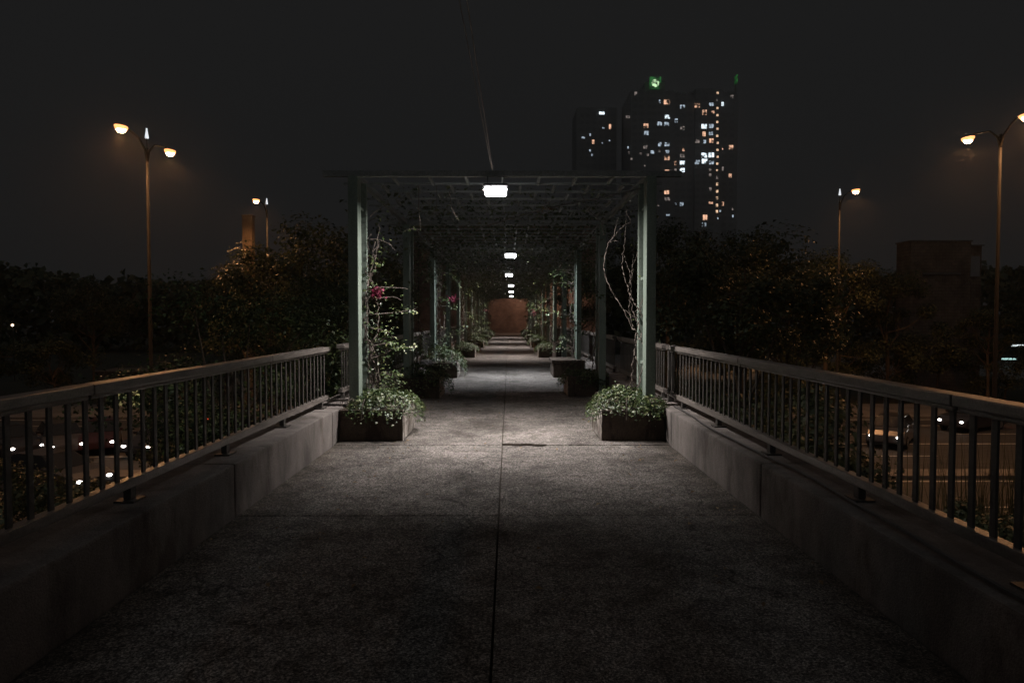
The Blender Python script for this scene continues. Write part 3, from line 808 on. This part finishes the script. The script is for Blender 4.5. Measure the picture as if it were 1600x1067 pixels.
# red brown building closing the view at the end of the bridge
eb = empty('brick_building', (-1, 70, STREET), 'red brown brick building closing the view at the far end of the path', 'building')
q = MB(); q.box(-9, 10, 0, 10, 0, 16); q.build('wall', M['brick'], eb)
q = MB(); q.box(-9.2, 10.2, -.2, 10.2, 16.01, 16.5); q.build('parapet', M['block'], eb)
for i in range(4):
    q = MB(); x = -6.6+i*4.6
    q.box(x-.7, x+.7, -.05, -.01, 11.2, 12.9); wq = q.build('window', M['glass'], eb)
    q = MB(); q.box(x-.8, x+.8, -.16, -.052, 11.0, 11.14); q.build('sill', M['block'], wq)
q = MB(); q.tube([(-9+.8, -.12, 0), (-8.2, -.12, 16)], .06, 8); q.build('drainpipe', M['housing'], eb)
q = MB(); q.prism([(-5,0),(5,0),(5,.22),(2.2,.30),(.6,.66),(-.4,.66),(-2.0,.34),(-5,.2)], 0, .35)
o = q.build('brick_ledge', M['brick'], None, loc=(XC, 69.4, -.019)); tag(o, 'low red brick ledge rising to a hump at the foot of the far building', 'ledge')
q = MB(); q.box(-7, 8, 61.99, 69.8, -.9, -.02); tag(q.build('landing', M['deck']), kind='structure')
# its lamp: a wall light of sodium colour on the building, hidden above the vines
wl = empty('wall_lamp', (3.6, 69.5, 6.0), 'orange wall lamp fixed to the brick building above the end of the path', 'wall lamp')
q = MB(); q.tube([(0,.48,0),(0,.2,.15),(0,-2.6,.2)], .02, 6); q.build('arm', M['housing'], wl)
q = MB(); q.lathe([(.16,0),(.12,.08),(.03,.14)], (0,-2.6,.08), 12); q.build('lamp_shade', M['housing'], wl)
q = MB(); q.lathe([(.02,-.07),(.06,-.04),(.07,-.001)], (0,-2.6,.08), 10); q.build('bulb', M['sodium'], wl)
L = bpy.data.lights.new('wall_light', 'SPOT'); L.energy = 560; L.color = (1,.56,.36); L.spot_size = R(165); L.spot_blend = .3; L.shadow_soft_size = .06
lo = bpy.data.objects.new('wall_light', L); COL.objects.link(lo); lo.parent = wl; lo.location = (0,-2.6,-.05)

# block wall building on the right
rb = empty('low_building', (39.5, 60, STREET), 'low buff block building half hidden by trees on the right', 'building')
q = MB(); q.box(-4.2, 1.1, 0, 2.2, 0, 13.2); q.box(1.12, 2.6, .8, 2.2, 0, 12.9); q.build('wall', M['block'], rb)
q = MB(); q.box(-4.3, 1.2, -.1, 2.3, 13.201, 13.32); q.box(1.21, 2.7, .6, 2.3, 12.901, 13.0); q.build('roof', M['deck'], rb)
q = MB(); q.box(1.4, 2.4, .72, .79, 10.2, 12.0); q.build('window', M['glass'], rb)
q = MB(); q.box(-3.2, .2, -.14, -.01, 10.3, 10.5); q.build('ledge', M['deck'], rb)
# shop behind the street on the left
sh = empty('roadside_kiosk', (-27.0, 49.0, STREET+.13), 'small roadside kiosk with yellow and green striped front left beyond the street', 'kiosk')
q = MB(); q.box(-2.6, 2.6, 0, 2.6, 0, 2.5); q.build('wall', M['bar'], sh)
q = MB(); q.box(-2.7, 2.7, -.3, 2.8, 2.51, 2.6); q.build('roof', M['bar'], sh)
ky = emit_mat('lit_yellow_fascia', (.75,.70,.25), .6, 1.6); kg = emit_mat('lit_green_fascia', (.3,.5,.16), .4, 1.3)
for i, (z0, z1, mt) in enumerate(((.12,.42,ky),(.48,.74,kg),(.82,1.3,ky))):
    q = MB(); q.box(-1.4, .5, -.05, -.01, z0, z1); q.build('lit_panel', mt, sh)
q = MB(); q.box(-1.5,.6,-.4,-.051,.02,.10); q.build('counter', M['paint'], sh)
# tall square pillar beside the farther left lamp
q = MB(); q.box(-.34,.34,-.30,.30,0,13.7); q.box(-.38,.38,-.34,.34,13.701,13.8)
o = q.build('square_pillar', M['bark'], None, bevel=.02, loc=(at(391,400,41).x, 41+4.5, STREET)); tag(o, 'tall plain square concrete pillar left of the farther lamp', 'pillar')
o.location = ((391-795)/1067*49.0, 49.0, STREET)
# low retaining wall catching the light at left beyond street
q = MB(); q.box(-25.4,-23.6,0,.4,0,2.4)
o = q.build('boundary_wall', M['brick'], None, loc=(0,50.6,STREET+.13)); tag(o, 'reddish boundary wall beyond the street to the right of the kiosk', 'wall')

# ------------------------------------------------------------------ cars
def car_paint(name, c):
    m, t, p = newmat(name); p.inputs['Base Color'].default_value = (*c,1); p.inputs['Roughness'].default_value = .3; p.inputs['Metallic'].default_value = .3
    p.inputs['Coat Weight'].default_value = .6; n = noise(t, 3, 3); bump(t, p, n.outputs[0], .03, .003); return m
M['tyre'] = rough_mat('tyre', (.02,.02,.02), (.03,.03,.03), 9, .9)
M['rim'] = rough_mat('rim', (.3,.3,.3), (.4,.4,.4), 9, .35, metal=.8)
M['headlight'] = emit_mat('headlight_on', (1.0,.93,.85), 10); M['taillight'] = emit_mat('taillight_on', (1.0,.08,.03), 5)
def make_car(paint, label, loc_, rz):
    root = empty('car', loc_, label, 'car', 'cars on the street below', rz)
    low = [(-2.2,.32),(-2.15,.75),(-1.75,.92),(-1.05,1.0),(1.0,.98),(1.75,.88),(2.15,.68),(2.2,.35),(1.75,.25),(-1.75,.25)]
    q = MB(); q.prism([(x, z) for x, z in low], -.86, .86)
    body = q.build('body', paint, root, bevel=.06)
    q = MB(); b0 = [(-1.75,.93),(-1.15,1.42),(.35,1.44),(1.05,.985)]
    n = 4; base = len(q.v)
    for s, w_ in ((-1,1),(1,1)):
        for x, z in b0: q.v.append((x, s*(.80 if z < 1.1 else .62), z))
    q.face([0,1,2,3]); q.face([7,6,5,4])
    for i in range(3): q.face([i, i+4, i+5, i+1])
    q.face([3,7,4,0]); q.build('cabin_glass', M['car_glass'], root, bevel=.03)
    q = MB(); q.box(-1.1,.3,-.6,.6,1.43,1.47); q.build('roof', paint, root, bevel=.015)
    wm = MB(); wm.lathe([(.30,-.1),(.32,-.08),(.32,.08),(.30,.1)], (0,0,0), 20)
    for i, v in enumerate(wm.v): wm.v[i] = (v[0], v[2], v[1])
    wm = wm.mesh('tyre', M['tyre']); rm = MB(); rm.lathe([(.19,-.105),(.2,.105)], (0,0,0), 14)
    for i, v in enumerate(rm.v): rm.v[i] = (v[0], v[2], v[1])
    rm = rm.mesh('rim', M['rim'])
    for x in (-1.35, 1.35):
        for y in (-.80, .80):
            wh = link('wheel', wm, root, (x, y, .32)); link('rim', rm, wh)
    for y in (-.6, .6):
        q = MB(); q.lathe([(.075,0),(.062,.05),(.02,.065)], (0,0,0), 10)
        for i, v in enumerate(q.v): q.v[i] = (v[2]+2.15, v[1]*1.5+y, v[0]*.8+.64)
        q.build('headlight', M['headlight'], root, smooth=True)
        q = MB(); q.box(-2.215,-2.16,y-.17,y+.17,.66,.78); q.build('taillight', M['taillight'], root)
    for y in (-.93, .93):
        q = MB(); q.box(.75,.9,y-.07,y+.07,.98,1.1); q.build('side_mirror', paint, root, bevel=.02)
    return root
cp = [car_paint('dark_car_paint', (.03,.03,.035)), car_paint('grey_car_paint', (.08,.08,.085)), car_paint('dark_red_car_paint', (.05,.015,.012))]
def cx_(px, d): return (px-795)/1067*d
rd = STREET+.006
make_car(cp[0], 'dark car with headlights on, farthest left behind the left railing', (cx_(50,31)-2.0, 32.2, rd), R(-35))
make_car(cp[1], 'grey car with headlights on, second from the left behind the left railing', (cx_(102,31)-1.6, 33.0, rd), R(-50))
make_car(cp[2], 'dark red car following behind the grey car with headlights on', (cx_(147,31.5)-1.2, 33.9, rd), R(-62))
make_car(cp[0], 'dark car facing the bridge, both headlights seen close together at left', (cx_(217,31), 33.2, rd), R(-96))
make_car(cp[1], 'grey car in the near lane low behind the left railing', (cx_(152,25.2)-2.0, 25.6, rd), R(-20))
make_car(cp[0], 'dark car driving off with red tail light beyond the left railing', (cx_(305,41), 40.8, rd), R(152))
make_car(cp[1], 'grey car at right nearest the bridge behind the right railing', (cx_(1380,33.6)+1.5, 35.2, rd), R(-128))
make_car(cp[0], 'dark car with two headlights lit at right over the lane lines', (cx_(1507,38)+1.7, 39.6, rd), R(208))

# ------------------------------------------------------------------ trees and shrubs
def crown_pts(n, c, r, clumps, seed, flat=.75, shell=.55):
    g_ = np.random.default_rng(seed)
    C = g_.normal(size=(clumps, 3)); C /= np.linalg.norm(C, axis=1, keepdims=True)
    C *= (g_.uniform(.25, 1, (clumps,1))**.5)*r; C[:,2] *= flat
    R_ = g_.uniform(.22, .42, clumps)*r
    k_ = g_.integers(0, clumps, n)
    d = g_.normal(size=(n,3)); d /= np.linalg.norm(d, axis=1, keepdims=True)
    rad = (g_.uniform(size=(n,1))**shell)
    P = C[k_] + d*rad*R_[k_][:,None]*np.array([1,1,.7])
    Nn = d*.7 + np.array([0,0,.6]) + g_.normal(0,.4,(n,3))
    return P + np.array(c), Nn, C + np.array(c)
def tree_meshes(seed, h, r, n, leaf, clumps=26, mat='leafdark', tr=.16, flat=.75):
    P, Nn, C = crown_pts(n, (0,0,h-r*flat), r, clumps, seed, flat)
    cm = leaves_mesh('crown', P, Nn, leaf, M[mat])
    rnd = random.Random(seed); q = MB()
    top = h-r*flat
    tp = [Vector((.12*math.sin(i*1.3+seed)*i/6, .12*math.cos(i*1.1+seed)*i/6, top*i/6)) for i in range(7)]
    q.tube(tp, [tr*(1.25 if i == 0 else 1-.09*i) for i in range(7)], 9)
    for i in range(min(clumps, 14)):
        s = tp[rnd.randint(3,6)]; e_ = Vector(C[i]); m1 = s.lerp(e_, .5)+Vector((rnd.uniform(-.2,.2), rnd.uniform(-.2,.2), -.1*r))
        q.tube([s, m1, e_], [tr*.4, tr*.25, tr*.08], 6)
    return cm, q.mesh('trunk', M['bark'])
TM = {'a': tree_meshes(1, 10.2, 3.1, 11000, .15, 30), 'b': tree_meshes(2, 9.0, 2.7, 9000, .15, 24), 'c': tree_meshes(3, 11.5, 3.6, 12000, .18, 30),
      'near': tree_meshes(4, 7.6, 2.2, 15000, .07, 34, 'leaf', .1), 's': tree_meshes(5, 3.2, 1.5, 6500, .09, 18, 'leafdark', .06), 's2': tree_meshes(6, 2.6, 1.6, 6500, .10, 16, 'leafdark', .05)}
def tree(kind, x, y, label, sc=1.0, rz=0, z=None, shrub=False, szz=None, group='trees around the footbridge'):
    t_ = empty('shrub' if shrub else 'tree', (x, y, STREET if z is None else z), label, 'shrub' if shrub else 'tree', 'shrubs below the footbridge' if shrub else group, rz)
    link('crown', TM[kind][0], t_); link('trunk', TM[kind][1], t_); t_.scale = (sc, sc, szz or sc)
    return t_
tree('near', -4.6, 11.6, 'green leafed tree growing close outside the left railing', .95, .4, szz=.93)
tree('near', -3.95, 15.4, 'green leafed tree behind the left railing beside the second planter', .9, 2.2, szz=.98)
tree('a', -7.0, 24.5, 'rounded tree tinged red by lamplight left of the pergola', 1.0, .3)
tree('b', -12.6, 37.0-9.8+9, 'smaller tree at the foot of the square pillar', .93, 1.4)
tree('b', -5.2, 34-11, 'dark tree tight against the left side of the pergola', .9, 2.6)
tree('c', -24, 58, 'broad dark tree behind the kiosk on the left', .85, 0)
tree('c', -34, 56, 'broad dark tree near the left edge of the photo', .82, 1)
tree('a', -17.5, 56, 'dark tree behind the farther left street lamp', 1.0, 2)
tree('c', -11, 58, 'tall dark tree between the pillar and the brick building', 1.0, 3)
tree('a', -43, 54, 'dark tree at the far left edge beyond the street', .9, 4)
tree('a', 7.0, 20.5, 'dark tree right of the pergola close beyond the railing', .92, 1.1)
tree('b', 10.2, 25.0, 'dark tree in the gap right of the pergola on the near verge', .95, .2)
tree('c', 11.8, 50.5, 'tall dark tree beyond the street in front of the tall tower', 1.15, .8)
tree('c', 17.5, 52, 'tall dark tree beyond the street left of the farther right lamp', 1.12, 2.0)
tree('a', 23.5, 50.5, 'dark tree beyond the street just right of the farther right lamp', 1.15, 2.8)
tree('b', 29.5, 53, 'small dark tree in front of the low block building', 1.15, 1.8)
tree('c', 45.5, 57, 'broad dark tree right of the low block building', .82, 3.1)
tree('b', 5.6, 53, 'dark tree close to the right side of the far pergola', 1.2, 3.1)
tree('b', 36.0, 51.0, 'low dark tree under the wall of the block building', .82, .9)
tree('s', 8.5, 12.8, 'bushy shrub just below the right railing', 1.0, .5, shrub=True, z=-4.9)
tree('s2', 9.6, 12.2, 'wide shrub below the right railing near the street edge', 1.1, 1.5, shrub=True, z=-4.9)
tree('s', 13.4, 14.6, 'rounded shrub at the street edge right of the footbridge', .8, 2.5, shrub=True, z=-5.0)
tree('s2', 6.0, 10.6, 'wide shrub under the near right side of the footbridge', 1.1, .2, shrub=True, z=-4.9)
tree('s', -6.8, 11.0, 'bushy shrub just below the left railing', 1.05, .9, shrub=True, z=-4.9)
tree('s2', -10.2, 14.0, 'wide shrub below the left railing near the street edge', 1.2, 2.9, shrub=True, z=-5.0)
tree('s', -13.0, 17.0, 'rounded shrub at the street edge left of the footbridge', 1.0, 1.9, shrub=True, z=-5.0)
tree('s2', -14.6, 13.0, 'low wide shrub far left below the railing', 1.2, .1, shrub=True, z=-5.0)
tree('s', 7.6, 17.0, 'tall bush outside the right railing behind the front planter', 1.6, .4, shrub=True)
tree('s2', 7.8, 21.6, 'spreading bush on the right verge under the dark trees', 1.8, 1.2, shrub=True)
tree('s2', 4.6, 13.6, 'spreading bush pressed against the right side of the footbridge', 1.8, 3.2, shrub=True)
tree('s', -5.4, 16.0, 'tall bush outside the left railing below the green leafed trees', 1.4, 3.0, shrub=True)
tree('s2', -8.6, 20.5, 'spreading bush on the left verge under the reddish tree', 1.5, 1.0, shrub=True)
HB = ['bush at the start of the far right hedge, nearest the far pergola', 'second bush of the far right hedge counted from the pergola', 'third bush of the far right hedge, below the farther right lamp', 'fourth bush of the far right hedge, just past the farther lamp', 'fifth bush of the far right hedge, below the small trees', 'sixth bush of the far right hedge, left of the block building', 'seventh bush of the far right hedge, under the block building', 'eighth bush of the far right hedge, right of the block building', 'ninth and last bush of the far right hedge at the photo edge']
HL = ['first bush of the far left hedge at the left edge of the photo', 'second bush of the far left hedge from the left edge', 'third bush of the far left hedge from the left edge', 'fourth bush of the far left hedge, left of the kiosk', 'fifth bush of the far left hedge, right beside the kiosk', 'sixth bush of the far left hedge, past the boundary wall', 'seventh bush of the far left hedge, behind the farther lamp', 'eighth bush of the far left hedge, nearest the far pergola']
for i in range(9): tree('s' if i % 2 else 's2', 12.5+i*4.3, 52.3+(i%3)*.8, HB[i], 1.75+.15*(i%3), i*1.3, shrub=True)
for i in range(8): tree('s' if i % 2 else 's2', -49.5+i*4.3 - (3 if i < 5 else -7.5), 52.3+(i%3)*.8, HL[i], 1.75+.15*(i%3), i*1.7, shrub=True)
# tall reeds standing in front of the street light, right side
def reeds(cx, cy, z0, nb, seed):
    g_ = random.Random(seed); q = MB()
    for _ in range(nb):
        x, y = cx+g_.gauss(0,1.1), cy+g_.gauss(0,.7); h = g_.uniform(1.6, 3.9); a = g_.uniform(0, 6.28); le = g_.uniform(.1,.7)
        wd = g_.uniform(.012,.03); px_, py_ = -math.sin(a)*wd, math.cos(a)*wd
        pr = None
        for i in range(6):
            t_ = i/5; c = Vector((x+math.cos(a)*le*t_*t_, y+math.sin(a)*le*t_*t_, z0+h*(t_-.15*t_*t_*le)))
            k_ = 1-t_*.95; b_ = len(q.v); q.v += [(c.x-px_*k_, c.y-py_*k_, c.z), (c.x+px_*k_, c.y+py_*k_, c.z)]
            if pr is not None: q.face([pr, pr+1, b_+1, b_])
            pr = b_
    return q
mt = leaf_mat('reed_blade', [(.05,.06,.025), (.08,.09,.04), (.13,.12,.06)], .6)
for x, y, s_, lab in ((10.6, 15.4, 1, 'clump of tall grass blades against the lit street, left one of two on the right'), (13.4, 17.4, 2, 'clump of tall grass blades against the lit street, right one of two on the right'),):
    tag(reeds(x, y, -5.0, 260, s_).build('tall_grass', mt), lab, 'grass', kind='stuff')

# scattered tiny far lights of the city seen through the trees
for lab, px, py, d, c, s in (('tiny warm far lamp at the left edge above the railing', 22, 508, 70, (1,.7,.45), 9), ('tiny white far lamp among the left trees', 426, 436, 43, (1,.95,.85), 5),
        ('tiny pale teal far light strip at the right edge', 1581, 561, 90, (.6,1,.95), .8), ('tiny white far lamp above the teal strip at the right edge', 1596, 540, 90, (.9,1,1), 1.5)):
    v = at(px, py, d); r0 = d/1067*1.6
    q = MB()
    if 'strip' in lab: q.box(-r0*7, r0*7, -.1, .1, -r0*.8, r0*.8)
    else: q.lathe([(.3*r0,-r0),(r0,-.4*r0),(r0,.4*r0),(.3*r0,r0)], (0,0,0), 8)
    rt = empty('distant_lamp', (v.x, v.y, STREET), lab, 'distant lamp')
    q.build('lamp_glass', emit_mat('far_lamp', c, s, .0), rt, loc=(0,0,v.z-STREET))
    q = MB(); q.lathe([(.05,0),(.04,v.z-STREET-r0*1.1)], (0,.12,0), 8); q.build('pole', M['housing'], rt)
# forecourt lamp behind the right trees
fc = empty('forecourt_lamp', (27, 86, STREET), 'short orange forecourt lamp hidden behind the right trees', 'lamp post')
q = MB(); q.lathe([(.08,0),(.05,4.6)], (0,0,0), 8); q.build('pole', M['lamppost'], fc)
q = MB(); q.lathe([(.1,4.61),(.25,4.75),(.22,4.95),(.05,5.05)], (0,0,0), 10); q.build('lamp_head', M['housing'], fc)
L = bpy.data.lights.new('forecourt_light', 'SPOT'); L.energy = 1500; L.color = (1,.5,.2); L.spot_size = R(160); L.spot_blend = .2; L.shadow_soft_size = .1
lo = bpy.data.objects.new('forecourt_light', L); COL.objects.link(lo); lo.parent = fc; lo.location = (0,0,4.5)

# far wood closing the horizon
n = 60000
x = rng.uniform(-330, 330, n); y = 128+rng.uniform(0, 22, n)
top = 12.5 + 2.6*np.sin(x*.06+1)+1.8*np.sin(x*.17)+1.2*np.sin(x*.43+2) + np.where(x > 0, 3.0, 0)
z = STREET + top*rng.uniform(0,1,n)**.6 + rng.normal(0,.5,n)
z = np.maximum(z, STREET+.2)
P = np.stack([x,y,z],1)
o = link('distant_wood', leaves_mesh('distant_wood', P, rng.normal(0,.6,(n,3))+np.array([0,-.6,.5]), 1.5, M['leafdark'], asp=.8))
tag(o, 'far dark line of trees along the horizon on both sides', 'woodland', kind='stuff')
# ------------------------------------------------------------------ thin night haze round everything
hz = MB(); hz.box(-600, 600, -80, 560, STREET-1, 140)
hm = bpy.data.materials.new('night_haze'); hm.use_nodes = True; t = hm.node_tree; t.nodes.clear()
o_ = t.nodes.new('ShaderNodeOutputMaterial'); pvn = t.nodes.new('ShaderNodeVolumePrincipled')
pvn.inputs['Color'].default_value = (.9,.9,.9,1); pvn.inputs['Density'].default_value = .0006; pvn.inputs['Anisotropy'].default_value = .9
t.links.new(pvn.outputs[0], o_.inputs['Volume'])
tag(hz.build('haze', hm), kind='stuff')
